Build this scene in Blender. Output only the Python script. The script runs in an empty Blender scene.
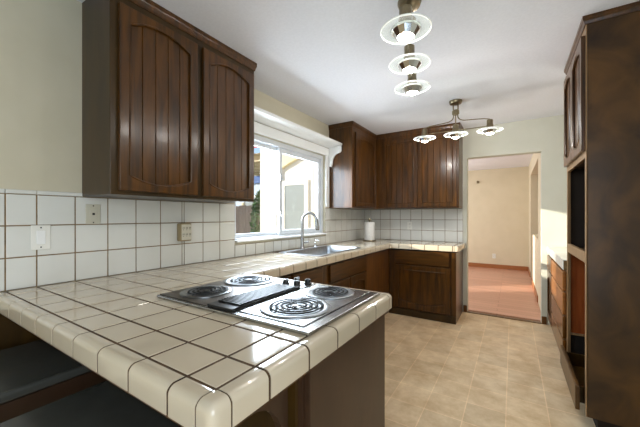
import bpy, bmesh, math, random
from mathutils import Vector, Matrix
random.seed(7)
S = bpy.context.scene
PI = math.pi

# ------------------------------------------------------------------ camera, world, sun, area lights, exposure
cd = bpy.data.cameras.new('camera')
cam = bpy.data.objects.new('camera', cd)
S.collection.objects.link(cam)
cam.location = (1.975, -0.351, 1.258)
cam.rotation_euler = (PI/2, 0, 0.567)
cd.sensor_width = 36.0
cd.lens = 36.0*302.5/640
cd.shift_y = 3.2/640
cd.clip_start = 0.02
S.camera = cam

S.view_settings.view_transform = 'Standard'
S.view_settings.look = 'None'
S.view_settings.gamma = 1
S.view_settings.use_curve_mapping = False
S.view_settings.exposure = 0.52

W = bpy.data.worlds.new('sky'); S.world = W
W.use_nodes = True
wn = W.node_tree.nodes; wl = W.node_tree.links
bg = wn['Background']
sky = wn.new('ShaderNodeTexSky')
sky.sky_type = 'NISHITA'
sky.sun_disc = False
sky.sun_elevation = math.radians(28)
sky.sun_rotation = math.radians(120)
wl.new(sky.outputs[0], bg.inputs[0])
bg.inputs[1].default_value = 0.12

def lamp(name, kind, loc, energy, col=(1, 1, 1), **kw):
    d = bpy.data.lights.new(name, kind); d.energy = energy; d.color = col
    for k, v in kw.items(): setattr(d, k, v)
    o = bpy.data.objects.new(name, d); o.location = loc
    S.collection.objects.link(o)
    return o

sun = lamp('sun', 'SUN', (-5, -2, 5), 5.2, (1.0, 0.93, 0.80), angle=math.radians(0.7))
sun.rotation_euler = Vector((2.45, 1.72, -0.60)).to_track_quat('-Z', 'Y').to_euler()
# added bluish fill from the right rear, in front of an invented glass door
d1 = lamp('dining_fill', 'AREA', (2.90, -1.55, 1.2), 36, (0.62, 0.80, 1.0), shape='RECTANGLE', size=2.0, size_y=1.8)
d1.rotation_euler = (0, PI/2, 0)
# daylight at the kitchen window
d2 = lamp('daylight_window', 'AREA', (-0.42, 2.14, 1.75), 75, (0.74, 0.87, 1.0), shape='RECTANGLE', size=1.0, size_y=1.7)
d2.rotation_euler = (0, -PI/2+.35, 0)
# daylight in the room beyond the doorway
d3 = lamp('daylight_far_room', 'AREA', (-0.6, 6.3, 1.4), 46, (0.92, 0.96, 1.0), shape='RECTANGLE', size=1.8, size_y=1.6)
d3.rotation_euler = (0, -PI/2, 0)

# ------------------------------------------------------------------ materials
def lin(c): return tuple((x/12.92 if x <= .04045 else ((x+.055)/1.055)**2.4) for x in (v/255 for v in c))

def new_mat(name, col, rough=.5, metal=0.0, spec=.5, coat=0.0, coat_rough=.08):
    m = bpy.data.materials.new(name); m.use_nodes = True
    b = m.node_tree.nodes['Principled BSDF']
    b.inputs['Base Color'].default_value = (*lin(col), 1)
    b.inputs['Roughness'].default_value = rough
    b.inputs['Metallic'].default_value = metal
    b.inputs['Specular IOR Level'].default_value = spec
    b.inputs['Coat Weight'].default_value = coat
    b.inputs['Coat Roughness'].default_value = coat_rough
    return m, m.node_tree.nodes, m.node_tree.links, b

def noise_mix(m, N, L, b, c1, c2, scale, detail=4, stretch=(1, 1, 1), lo=.35, hi=.65, bump=0.0, distort=0.0, dist=0.002):
    tc = N.new('ShaderNodeTexCoord'); mp = N.new('ShaderNodeMapping')
    mp.inputs['Scale'].default_value = stretch
    L.new(tc.outputs['Object'], mp.inputs[0])
    n = N.new('ShaderNodeTexNoise'); n.inputs['Scale'].default_value = scale
    n.inputs['Detail'].default_value = detail; n.inputs['Distortion'].default_value = distort
    L.new(mp.outputs[0], n.inputs['Vector'])
    r = N.new('ShaderNodeValToRGB')
    r.color_ramp.elements[0].position = lo; r.color_ramp.elements[1].position = hi
    r.color_ramp.elements[0].color = (*lin(c1), 1); r.color_ramp.elements[1].color = (*lin(c2), 1)
    L.new(n.outputs[0], r.inputs[0]); L.new(r.outputs[0], b.inputs['Base Color'])
    if bump:
        bp = N.new('ShaderNodeBump'); bp.inputs['Strength'].default_value = bump; bp.inputs['Distance'].default_value = dist
        L.new(n.outputs[0], bp.inputs['Height']); L.new(bp.outputs[0], b.inputs['Normal'])
    return r

def wood(name, c1, c2, rough=.3, stretch=(14, 14, 1.3), coat=.22, coat_rough=.16, bump=.25, scale=2.2):
    m, N, L, b = new_mat(name, c2, rough, spec=.35, coat=coat, coat_rough=coat_rough)
    noise_mix(m, N, L, b, c1, c2, scale, 6, stretch, .24, .80, bump, .8, .003)
    return m

def plain(name, c1, c2, scale=6, rough=.6, bump=0.0, **kw):
    m, N, L, b = new_mat(name, c1, rough, **kw)
    noise_mix(m, N, L, b, c1, c2, scale, 3, bump=bump)
    return m

M = {}
M['wood'] = wood('dark stained wood', (34, 19, 4), (99, 60, 13))
M['wood_h'] = wood('dark stained wood along', (34, 19, 4), (99, 60, 13), stretch=(1.3, 14, 14))
M['wood_mid'] = wood('brown wood', (70, 40, 12), (118, 74, 26))
M['wood_side'] = wood('dull brown wood', (36, 25, 8), (74, 51, 17), rough=.33, coat=.06, stretch=(4, 4, 1.2))
M['wood_base'] = wood('honey brown skirting', (150, 92, 52), (176, 114, 68), rough=.4, stretch=(1.3, 14, 14))
M['wood_tall'] = wood('mottled brown veneer', (42, 27, 12), (104, 72, 34), rough=.36, coat=.08, stretch=(2.2, 2.2, 1.5), scale=2.6)
M['wood_red'] = wood('lit reddish wood', (140, 66, 26), (172, 92, 42), rough=.45, coat=.1)  # reddish wood, brightened in colour for the light inside the lower opening
M['wood_sunlit'] = wood('sunlit drawer wood', (120, 72, 30), (172, 112, 56), rough=.35, stretch=(14, 1.3, 14))  # orange brightness of the sunlit drawers put into the wood colour
M['wood_pen'] = wood('brown end panel wood', (50, 31, 18), (70, 47, 30), rough=.4, coat=.15, stretch=(3, 3, 1.2))
M['wood_edge'] = wood('worn pale wood edge', (120, 92, 62), (150, 120, 86), rough=.45, coat=.1)
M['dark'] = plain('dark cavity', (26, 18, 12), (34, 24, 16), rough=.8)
M['tile'] = plain('cream glazed tile', (202, 186, 160), (210, 195, 170), 3, .12, spec=.5, coat=.5, coat_rough=.05)
M['tile_w'] = plain('white glazed tile', (212, 211, 203), (219, 218, 211), 3, .16, spec=.5)
M['grout'] = plain('brown grout', (64, 42, 18), (86, 60, 30), 40, .9)
M['grout_w'] = plain('tan grout', (112, 88, 54), (136, 110, 74), 40, .9)
M['wall'] = plain('beige wall paint', (198, 189, 164), (202, 193, 169), 5, .7)
M['wall_far'] = plain('pale olive wall paint', (197, 196, 180), (201, 200, 185), 5, .7)
M['wall_hall'] = plain('warm tan wall paint', (214, 201, 172), (218, 205, 177), 5, .7)
M['ceil'] = plain('white ceiling paint', (226, 226, 230), (230, 230, 234), 60, .8)
M['white'] = plain('white paint', (232, 232, 228), (238, 238, 235), 4, .35)
M['frame'] = plain('white vinyl frame', (208, 212, 216), (216, 220, 223), 4, .4)
M['plastic'] = plain('white plastic', (226, 224, 214), (232, 230, 221), 4, .35)
M['ivory'] = plain('ivory plastic', (190, 185, 166), (198, 193, 175), 4, .4)
M['tanplastic'] = plain('tan plastic', (142, 124, 86), (154, 136, 98), 4, .4)
M['black'] = plain('black enamel', (16, 16, 17), (24, 24, 25), 10, .3)
M['coil'] = plain('dark heating coil', (17, 17, 18), (27, 27, 27), 20, .6, spec=.15)
M['dark_hole'] = M['black']
M['steel'] = plain('brushed stainless steel', (160, 160, 160), (178, 178, 178), 30, .26, metal=1.0)
M['sinksteel'] = plain('satin stainless steel', (168, 172, 176), (186, 190, 194), 30, .32, metal=1.0)
M['bronzepan'] = plain('darkened stainless steel', (86, 78, 72), (120, 112, 104), 12, .3, metal=1.0)
M['chrome'] = plain('chrome', (215, 215, 215), (225, 225, 225), 10, .1, metal=1.0)
M['nickel'] = plain('aged brass nickel', (128, 116, 92), (150, 138, 112), 25, .28, metal=1.0)
M['leather'] = plain('black leather', (62, 62, 57), (70, 70, 65), 8, .25)
M['paper'] = plain('white paper towel', (236, 234, 228), (242, 240, 236), 40, .9, bump=.2)
M['hallfloor'] = None

# floor tiles (vinyl squares)
def grid_floor(name, c1, c2, line, size, mortar, off=(0, 0), rough=.4, nscale=5):
    m, N, L, b = new_mat(name, c1, rough)
    tc = N.new('ShaderNodeTexCoord'); mp = N.new('ShaderNodeMapping')
    mp.inputs['Location'].default_value = (-off[0], -off[1], 0)
    L.new(tc.outputs['Object'], mp.inputs[0])
    br = N.new('ShaderNodeTexBrick'); br.offset = 0; br.squash = 1
    br.inputs['Scale'].default_value = 1
    br.inputs['Brick Width'].default_value = size; br.inputs['Row Height'].default_value = size
    br.inputs['Mortar Size'].default_value = mortar; br.inputs['Mortar Smooth'].default_value = .6
    br.inputs['Color1'].default_value = (1.08, 1.08, 1.08, 1); br.inputs['Color2'].default_value = (.90, .90, .90, 1)
    br.inputs['Mortar'].default_value = (*line, 1)
    L.new(mp.outputs[0], br.inputs['Vector'])
    n = N.new('ShaderNodeTexNoise'); n.inputs['Scale'].default_value = nscale; n.inputs['Detail'].default_value = 8
    n.inputs['Roughness'].default_value = .68
    L.new(tc.outputs['Object'], n.inputs['Vector'])
    r = N.new('ShaderNodeValToRGB'); r.color_ramp.elements[0].position = .34; r.color_ramp.elements[1].position = .66
    r.color_ramp.elements[0].color = (*lin(c1), 1); r.color_ramp.elements[1].color = (*lin(c2), 1)
    L.new(n.outputs[0], r.inputs[0])
    mx = N.new('ShaderNodeMix'); mx.data_type = 'RGBA'; mx.blend_type = 'MULTIPLY'; mx.inputs[0].default_value = 1
    L.new(r.outputs[0], mx.inputs[6]); L.new(br.outputs[0], mx.inputs[7]); L.new(mx.outputs[2], b.inputs['Base Color'])
    return m
M['floor'] = grid_floor('tan stone look vinyl', (196, 164, 122), (230, 206, 170), (1.22, 1.22, 1.25), .227, .004, (1.485, .10), .38)

def plank_floor():
    m, N, L, b = new_mat('reddish plank flooring', (170, 110, 80), .35)
    tc = N.new('ShaderNodeTexCoord')
    br = N.new('ShaderNodeTexBrick'); br.inputs['Scale'].default_value = 1
    br.inputs['Brick Width'].default_value = 1.2; br.inputs['Row Height'].default_value = .12
    br.inputs['Mortar Size'].default_value = .002
    br.inputs['Color1'].default_value = (*lin((206, 156, 132)), 1); br.inputs['Color2'].default_value = (*lin((190, 140, 116)), 1)
    br.inputs['Mortar'].default_value = (*lin((120, 74, 52)), 1)
    L.new(tc.outputs['Object'], br.inputs['Vector']); L.new(br.outputs[0], b.inputs['Base Color'])
    return m
M['hallfloor'] = plank_floor()

def emit(name, col, st):
    m = bpy.data.materials.new(name); m.use_nodes = True
    N = m.node_tree.nodes; b = N['Principled BSDF']
    b.inputs['Emission Color'].default_value = (*col, 1); b.inputs['Emission Strength'].default_value = st
    return m
M['bulb'] = emit('lit halogen bulb', (1.0, .92, .78), 30)

def glassmat(name, col=(1, 1, 1), rough=0.0, thin=True, alpha_mix=.85):
    m = bpy.data.materials.new(name); m.use_nodes = True
    N = m.node_tree.nodes; L = m.node_tree.links
    N.remove(N['Principled BSDF']); o = N['Material Output']
    t = N.new('ShaderNodeBsdfTransparent'); t.inputs[0].default_value = (*col, 1)
    g = N.new('ShaderNodeBsdfGlossy'); g.inputs['Roughness'].default_value = rough
    lw = N.new('ShaderNodeLayerWeight'); lw.inputs[0].default_value = .5
    pw = N.new('ShaderNodeMath'); pw.operation = 'POWER'; pw.inputs[1].default_value = 4
    L.new(lw.outputs['Facing'], pw.inputs[0])
    ma = N.new('ShaderNodeMath'); ma.operation = 'MULTIPLY_ADD'; ma.inputs[1].default_value = .6; ma.inputs[2].default_value = .03
    L.new(pw.outputs[0], ma.inputs[0])
    mx = N.new('ShaderNodeMixShader')
    L.new(ma.outputs[0], mx.inputs[0]); L.new(t.outputs[0], mx.inputs[1]); L.new(g.outputs[0], mx.inputs[2])
    L.new(mx.outputs[0], o.inputs[0])
    return m
M['pane'] = glassmat('window glass')
def discglass():
    m = bpy.data.materials.new('lamp glass disc'); m.use_nodes = True
    N = m.node_tree.nodes; L = m.node_tree.links
    N.remove(N['Principled BSDF']); o = N['Material Output']
    t = N.new('ShaderNodeBsdfTransparent'); t.inputs[0].default_value = (.93, .96, .94, 1)
    d = N.new('ShaderNodeBsdfTranslucent'); d.inputs[0].default_value = (.95, .98, .95, 1)
    mx = N.new('ShaderNodeMixShader'); mx.inputs[0].default_value = .10
    df = N.new('ShaderNodeBsdfDiffuse'); df.inputs[0].default_value = (.95, .98, .95, 1)
    m2 = N.new('ShaderNodeMixShader'); m2.inputs[0].default_value = .5
    L.new(d.outputs[0], m2.inputs[1]); L.new(df.outputs[0], m2.inputs[2])
    L.new(t.outputs[0], mx.inputs[1]); L.new(m2.outputs[0], mx.inputs[2]); L.new(mx.outputs[0], o.inputs[0])
    return m
M['disc'] = discglass()
M['discrim'] = plain('edge lit glass rim', (244, 246, 238), (250, 251, 246), 10, .3)  # near-white colour carries the glow of the lamp-lit glass edge

# outdoors
M['stucco'] = plain('white stucco', (206, 205, 202), (214, 213, 210), 30, .85, bump=.2)
M['soffit'] = plain('cream painted boards', (214, 200, 162), (222, 209, 172), 8, .7)
M['fence'] = wood('grey brown fence boards', (60, 52, 50), (92, 82, 78), rough=.8, coat=0, stretch=(8, 8, 1))
M['leaf'] = plain('green leaves', (28, 60, 34), (74, 118, 62), 9, .55)
M['blue'] = plain('blue fabric', (40, 84, 150), (58, 104, 172), 6, .7)
M['red'] = plain('red fabric', (190, 40, 52), (208, 58, 66), 6, .7)
M['greyglass'] = new_mat('grey door glass', (150, 158, 160), .12)[0]
M['paleblue'] = plain('pale blue siding', (176, 196, 220), (190, 208, 230), 6, .8)
M['earth'] = plain('pale concrete paving', (176, 170, 158), (192, 186, 174), 3, .85)

# ------------------------------------------------------------------ mesh helpers
class MB:
    def __init__(s): s.v = []; s.f = []
    def add(s, vs, fs):
        n = len(s.v); s.v += [tuple(v) for v in vs]; s.f += [tuple(i+n for i in f) for f in fs]; return s
    def box(s, x0, x1, y0, y1, z0, z1):
        vs = [(x, y, z) for z in (z0, z1) for y in (y0, y1) for x in (x0, x1)]
        return s.add(vs, [(0, 2, 3, 1), (4, 5, 7, 6), (0, 1, 5, 4), (2, 6, 7, 3), (0, 4, 6, 2), (1, 3, 7, 5)])
    def lathe(s, prof, c=(0, 0, 0), n=24, a0=0.0, a1=2*PI, closed=True, axis='z'):
        m = len(prof); vs = []; fs = []
        k = n if closed else n+1
        for i in range(k):
            a = a0+(a1-a0)*i/n
            for r, h in prof:
                p = (r*math.cos(a), r*math.sin(a), h)
                if axis == 'x': p = (h, p[0], p[1])
                if axis == 'y': p = (p[0], h, p[1])
                vs.append((c[0]+p[0], c[1]+p[1], c[2]+p[2]))
        for i in range(n):
            j = (i+1) % k
            for q in range(m-1):
                fs.append((i*m+q, j*m+q, j*m+q+1, i*m+q+1))
        if closed:
            if prof[0][0] > 1e-6: fs.append(tuple(i*m for i in range(k))[::-1])
            if prof[-1][0] > 1e-6: fs.append(tuple(i*m+m-1 for i in range(k)))
        return s.add(vs, fs)
    def ring(s, prof, c=(0, 0, 0), n=32):
        m = len(prof); vs = []; fs = []
        for i in range(n):
            a = 2*PI*i/n
            for r, h in prof: vs.append((c[0]+r*math.cos(a), c[1]+r*math.sin(a), c[2]+h))
        for i in range(n):
            j = (i+1) % n
            for q in range(m):
                p = (q+1) % m
                fs.append((i*m+q, j*m+q, j*m+p, i*m+p))
        return s.add(vs, fs)
    def tube(s, pts, r, n=8, closed=False):
        pts = [Vector(p) for p in pts]; k = len(pts); vs = []; fs = []
        up = None
        for i, p in enumerate(pts):
            if closed: t = pts[(i+1) % k]-pts[i-1]
            else: t = pts[min(i+1, k-1)]-pts[max(i-1, 0)]
            t.normalize()
            if up is None:
                up = t.orthogonal().normalized()
            else:
                up = (up-t*up.dot(t)).normalized()
            w = t.cross(up)
            rr = r[i] if isinstance(r, (list, tuple)) else r
            for q in range(n):
                a = 2*PI*q/n
                vs.append(p+up*math.cos(a)*rr+w*math.sin(a)*rr)
        for i in range(k if closed else k-1):
            j = (i+1) % k
            for q in range(n):
                fs.append((i*n+q, i*n+(q+1) % n, j*n+(q+1) % n, j*n+q))
        if not closed:
            fs.append(tuple(range(n))[::-1]); fs.append(tuple((k-1)*n+q for q in range(n)))
        return s.add(vs, fs)
    def prism(s, poly, h0, h1, axis='x'):
        # poly of 2D points extruded along axis
        def P(a, b, h): return {'x': (h, a, b), 'y': (a, h, b), 'z': (a, b, h)}[axis]
        n = len(poly)
        vs = [P(a, b, h0) for a, b in poly]+[P(a, b, h1) for a, b in poly]
        fs = [tuple(range(n)), tuple(range(n, 2*n))[::-1]]+[(i, (i+1) % n, n+(i+1) % n, n+i) for i in range(n)]
        return s.add(vs, fs)
    def plate(s, quads, y0, y1):
        # polygons in xz sharing corners, made into one solid between y0 (front) and y1 (back)
        idx = {}; pts = []
        def gi(p):
            k = (round(p[0], 5), round(p[1], 5))
            if k not in idx: idx[k] = len(pts); pts.append(k)
            return idx[k]
        F = [[gi(p) for p in q] for q in quads]
        F = [[a for i, a in enumerate(f) if a != f[i-1]] for f in F]
        F = [f for f in F if len(f) > 2]
        n = len(pts); ed = {}
        for f in F:
            for a, b in zip(f, f[1:]+f[:1]):
                ed.setdefault((min(a, b), max(a, b)), []).append((a, b))
        vs = [(p[0], y0, p[1]) for p in pts]+[(p[0], y1, p[1]) for p in pts]
        fs = [tuple(f) for f in F]+[tuple(i+n for i in f[::-1]) for f in F]
        for l in ed.values():
            if len(l) == 1: a, b = l[0]; fs.append((b, a, a+n, b+n))
        return s.add(vs, fs)
    def cell(s, o, u, v, n, u0, u1, v0, v1, h, gap=.003, bev=.003, base=-.004):
        o, u, v, n = map(Vector, (o, u, v, n))
        def ring(i, hh): return [o+u*(u0+i)+v*(v0+i)+n*hh, o+u*(u1-i)+v*(v0+i)+n*hh, o+u*(u1-i)+v*(v1-i)+n*hh, o+u*(u0+i)+v*(v1-i)+n*hh]
        vs = ring(gap, base)+ring(gap, h-bev*.7)+ring(gap+bev*.35, h-bev*.2)+ring(gap+bev, h)
        fs = []
        for k in range(3):
            for i in range(4): fs.append((k*4+i, k*4+(i+1) % 4, k*4+4+(i+1) % 4, k*4+4+i))
        fs.append((12, 13, 14, 15))
        return s.add(vs, fs)
    def build(s, name, mat, parent=None, bev=0.0, smooth=False, seg=2, sub=0):
        me = bpy.data.meshes.new(name); me.from_pydata(s.v, [], s.f)
        bm = bmesh.new(); bm.from_mesh(me); bmesh.ops.recalc_face_normals(bm, faces=bm.faces); bm.to_mesh(me); bm.free()
        o = bpy.data.objects.new(name, me); S.collection.objects.link(o)
        me.materials.append(mat)
        if parent is not None: o.parent = parent
        if smooth:
            for p in me.polygons: p.use_smooth = True
            try: me.set_sharp_from_angle(angle=math.radians(40))
            except Exception: pass
        if bev:
            b = o.modifiers.new('bevel', 'BEVEL'); b.width = bev; b.segments = seg; b.limit_method = 'ANGLE'; b.angle_limit = math.radians(40)
        if sub:
            b = o.modifiers.new('sub', 'SUBSURF'); b.levels = sub; b.render_levels = sub
        return o

def tag(o, label=None, cat=None, group=None, kind=None):
    if label: o['label'] = label
    if cat: o['category'] = cat
    if group: o['group'] = group
    if kind: o['kind'] = kind
    return o
def thing(name, label, cat, loc=(0, 0, 0), rz=0, group=None):
    o = bpy.data.objects.new(name, None); S.collection.objects.link(o)
    o.location = loc; o.rotation_euler = (0, 0, rz)
    return tag(o, label, cat, group)
def dup(o, parent=None):
    c = o.copy(); S.collection.objects.link(c)
    if parent is not None:
        c.parent = parent; c.matrix_parent_inverse = o.matrix_parent_inverse.copy()
    for ch in list(o.children): dup(ch, c)
    return c
def struct(mb, name, mat, label=None, parent=None, **k):
    o = mb.build(name, mat, parent, **k)
    o['kind'] = 'structure'
    if label: o['label'] = label; o['category'] = name.split('_')[0]
    return o

# ------------------------------------------------------------------ the room shell
T = .1545
YF = 4.05; XR = 2.95; ZC = 2.42; YB = -2.7
struct(MB().box(0, XR, YB, YF, -.1, 0), 'floor', M['floor'], 'tan stone-look vinyl floor in square tiles')
struct(MB().box(-.15, XR+.15, YB-.15, YF+.13, ZC, ZC+.1), 'ceiling', M['ceil'], 'smooth white kitchen ceiling')
wl_ = MB()
WY0, WY1, WZ0, WZ1 = 1.41, 2.87, 1.04, 2.02
wl_.box(-.15, 0, YB-.15, WY0, -.1, ZC).box(-.15, 0, WY1, YF+.13, -.1, ZC).box(-.15, 0, WY0, WY1, -.1, WZ0).box(-.15, 0, WY0, WY1, WZ1, ZC)
struct(wl_, 'wall_left', M['wall'], 'beige painted wall with the kitchen window')
DX0, DX1, DZ = 1.469, 2.262, 2.03
wf = MB().plate([[(0, -.1), (DX0, -.1), (DX0, DZ), (0, DZ)], [(0, DZ), (DX0, DZ), (DX0, ZC), (0, ZC)],
                 [(DX0, DZ), (DX1, DZ), (DX1, ZC), (DX0, ZC)], [(DX1, -.1), (XR+.15, -.1), (XR+.15, DZ), (DX1, DZ)], [(DX1, DZ), (XR+.15, DZ), (XR+.15, ZC), (DX1, ZC)]], YF, YF+.13)
struct(wf, 'wall_far', M['wall_far'], 'pale olive wall with the open doorway')
GY0, GY1 = -2.5, -.6
struct(MB().box(XR, XR+.15, GY1, YF, -.1, ZC).box(XR, XR+.15, YB-.15, GY0, -.1, ZC).box(XR, XR+.15, GY0, GY1, 2.15, ZC).box(XR, XR+.15, GY0, GY1, -.1, 0), 'wall_right', M['wall_far'], 'pale wall behind the tall cabinet')
struct(MB().box(0, XR, YB-.15, YB, -.1, ZC), 'wall_back', M['wall'], 'plain wall of the dining side')
dr = struct(MB().box(XR+.04, XR+.10, GY0, GY0+.06, 0, 2.15).box(XR+.04, XR+.10, GY1-.06, GY1, 0, 2.15).box(XR+.04, XR+.10, -1.59, -1.51, 0, 2.15).box(XR+.04, XR+.10, GY0+.06, GY1-.06, 2.09, 2.15).box(XR+.04, XR+.10, GY0+.06, GY1-.06, 0, .06), 'door_1', M['white'], 'unseen white framed glass door, added as an opening for the side light')  # unseen door, put in to give the side fill an opening
struct(MB().box(XR+.068, XR+.072, GY0+.06, GY1-.06, .06, 2.09), 'door_pane', M['pane'], None, dr)
# baseboards
struct(MB().box(1.425, DX0, YF-.014, YF, 0, .09), 'baseboard_far', M['wood_mid'], 'brown baseboard left of the doorway', bev=.003)
struct(MB().box(DX1, 2.31, YF-.014, YF, 0, .09), 'baseboard_right', M['wood_mid'], 'brown baseboard right of the doorway', bev=.003)
struct(MB().box(DX0, DX1, YF-.015, YF+.04, 0, .008), 'trim_1', M['wood_mid'], 'dark wood threshold strip in the doorway')

# far room seen through the doorway
HY = 8.15
struct(MB().box(-.9, 3.6, YF+.13, HY+.15, -.1, -.001), 'floor_far', M['hallfloor'], 'reddish plank floor of the far room')
struct(MB().box(-.9, 3.6, YF+.13, HY+.15, ZC, ZC+.1), 'ceiling_far', M['ceil'], 'white ceiling of the far room')
struct(MB().box(-.9, 3.6, HY, HY+.15, 0, ZC), 'wall_hall_back', M['wall_hall'], 'tan back wall of the far room')
struct(MB().box(-1.05, -.9, YF+.13, HY+.15, -.1, ZC), 'wall_hall_left', M['wall_hall'], 'tan left wall of the far room')
hr = MB().box(2.29, 2.42, 7.3, HY, 0, ZC).box(2.29, 2.42, 5.1, 7.3, 2.12, ZC).box(2.29, 2.42, YF+.13, 5.1, 0, ZC).box(2.29, 2.42, 5.1, 6.6, 0, .93)
struct(hr, 'wall_hall_right', M['wall_hall'], 'tan right wall of the far room with an opening')
struct(MB().box(3.45, 3.6, YF+.13, HY, 0, ZC), 'wall_hall_outer', M['wall_hall'], 'tan wall seen through the opening')
bbh = MB().box(-.9, 2.276, HY-.014, HY, 0, .10)
struct(bbh, 'baseboard_hall', M['wood_base'], 'brown baseboard along the far room back wall', bev=.003)
struct(MB().box(2.276, 2.29, 5.1, 6.6, 0, .10).box(2.276, 2.29, 7.3, HY-.014, 0, .10), 'baseboard_hall_right', M['wood_base'], 'brown baseboard along the far room right wall', bev=.003)

# ------------------------------------------------------------------ window
win = struct(MB().box(-.12, -.03, WY0, WY0+.045, WZ0, WZ1).box(-.12, -.03, WY1-.045, WY1, WZ0, WZ1).box(-.12, -.03, WY0+.045, WY1-.045, WZ1-.05, WZ1).box(-.12, -.03, WY0+.045, WY1-.045, WZ0, WZ0+.03),
             'window_1', M['frame'], 'white sliding window over the sink', bev=.004)
def sash(name, y0, y1, x0, x1, w):
    z0, z1 = WZ0+.03, WZ1-.05
    o = struct(MB().box(x0, x1, y0, y0+w, z0, z1).box(x0, x1, y1-w, y1, z0, z1).box(x0, x1, y0+w, y1-w, z0, z0+w).box(x0, x1, y0+w, y1-w, z1-w, z1), name, M['frame'], None, win, bev=.003)
    xm = (x0+x1)/2
    struct(MB().box(xm-.002, xm+.002, y0+w, y1-w, z0+w, z1-w), 'pane', M['pane'], None, o)
    return o
sash('window_sash', WY0+.045, 2.13, -.115, -.085, .035)
s2 = sash('window_sash', 2.045, WY1-.045, -.078, -.045, .05)
for z in (1.28, 1.66):
    struct(MB().box(-.046, -.03, 2.052, 2.072, z-.03, z+.03), 'latch', M['chrome'], None, s2, bev=.004)
struct(MB().box(-.03, .035, WY0+.003, WY1-.003, WZ0-.0, WZ0+.016), 'window_sill', M['white'], None, win, bev=.004)
struct(MB().box(.0015, .022, 1.315, 2.955, WZ1+.0, 2.115).box(.0015, .018, WY1, WY1+.075, 1.38, WZ1-.001), 'window_casing', M['white'], None, win, bev=.003)

# white shelf with moulded front and scrolled bracket above the window
sh = thing('window_shelf', 'long white moulded shelf on a scrolled bracket above the window', 'shelf', (0, 0, 0))
prof = [(.024, 2.118), (.03, 2.118), (.06, 2.122), (.11, 2.134), (.165, 2.14), (.19, 2.142), (.195, 2.150), (.195, 2.166), (.024, 2.166)]
pm = MB(); n = len(prof)
pm.add([(x, y, z) for y in (1.318, 2.957) for x, z in prof], [tuple(range(n)), tuple(range(n, 2*n))[::-1]]+[(i, (i+1) % n, n+(i+1) % n, n+i) for i in range(n)])
pm.build('board', M['white'], sh)
bp = [(.024, 2.117), (.024, 1.89), (.05, 1.885), (.062, 1.915), (.066, 1.94)]
for i in range(9):
    a = i/8*PI/2
    bp.append((.066+.10*(1-math.cos(a)), 1.94+.11*math.sin(a)))
bp += [(.188, 2.07), (.188, 2.139), (.11, 2.1335), (.06, 2.1215)]
br_ = MB(); n = len(bp)
br_.add([(x, y, z) for y in (2.925, 2.952) for x, z in bp], [tuple(range(n)), tuple(range(n, 2*n))[::-1]]+[(i, (i+1) % n, n+(i+1) % n, n+i) for i in range(n)])
br_.build('bracket', M['white'], sh)

# ------------------------------------------------------------------ tile backsplashes
ZT = .15
Z0 = .915
zr = [Z0, Z0+.1506, Z0+.3006, Z0+.4506]
def backsplash(name, label, o, u, n, us, zs, length, ztop, mats=('tile_w', 'grout_w')):
    root = thing(name, label, 'backsplash')
    o = Vector(o); u = Vector(u); n = Vector(n)
    g = MB(); a = o+u*us[0]+n*.001; b = o+u*us[-1]+n*.005
    lo = [min(a[i], b[i]) for i in range(3)]; hi = [max(a[i], b[i]) for i in range(3)]
    g.box(lo[0], hi[0], lo[1], hi[1], zs[0], zs[-1])
    g.build('grout_bed', M[mats[1]], root)
    t = MB()
    for i in range(len(us)-1):
        for j in range(len(zs)-1):
            t.cell(o, u, (0, 0, 1), n, us[i], us[i+1], zs[j], zs[j+1], .008, .0028, .0022, .002)
    t.build('tile', M[mats[0]], root)
    return root
ysL = [-3*T+.045, -2*T+.045, -T+.045, .0451, T, 2*T, 3*T, 4*T, 5*T, 6*T, 6*T+.017, 7*T+.017, 8*T+.017, 1.408]
bl = backsplash('tile_backsplash', 'white square tile backsplash with three outlets, left of the window', (0, 0, 0), (0, 1, 0), (1, 0, 0), ysL, zr, 0, 0)
cap = MB()
for a, b in zip(ysL[:4], ysL[1:5]):
    cap.cell((0, 0, 0), (0, 1, 0), (0, 0, 1), (1, 0, 0), a, b, zr[-1], zr[-1]+.022, .008, .0016, .003, .002)
cap.cell((0, 0, 0), (0, 1, 0), (0, 0, 1), (1, 0, 0), ysL[4], .345, zr[-1], zr[-1]+.022, .008, .0016, .003, .002)
cap.build('cap_tile', M['tile_w'], bl)
ysW = [1.408+.1215*i for i in range(13)]
backsplash('tile_backsplash', 'low row of white tiles under the window sill behind the sink', (0, 0, 0), (0, 1, 0), (1, 0, 0), ysW, [Z0, Z0+.105], 0, 0)
ysR = [2.957-.09, 2.957+.02]+[2.977+T*i for i in range(1, 7)]+[YF-.009]
backsplash('tile_backsplash', 'white tile backsplash between the window and the corner with the towel roll', (0, 0, 0), (0, 1, 0), (1, 0, 0), ysR, zr, 0, 0)
xsF = [.0095, .115, .27, .4245, .579, .733, .888, 1.042, 1.197, 1.351, 1.42]
backsplash('tile_backsplash', 'white tile backsplash above the far counter beside the doorway', (0, YF, 0), (1, 0, 0), (0, -1, 0), xsF, zr, 0, 0)

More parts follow.
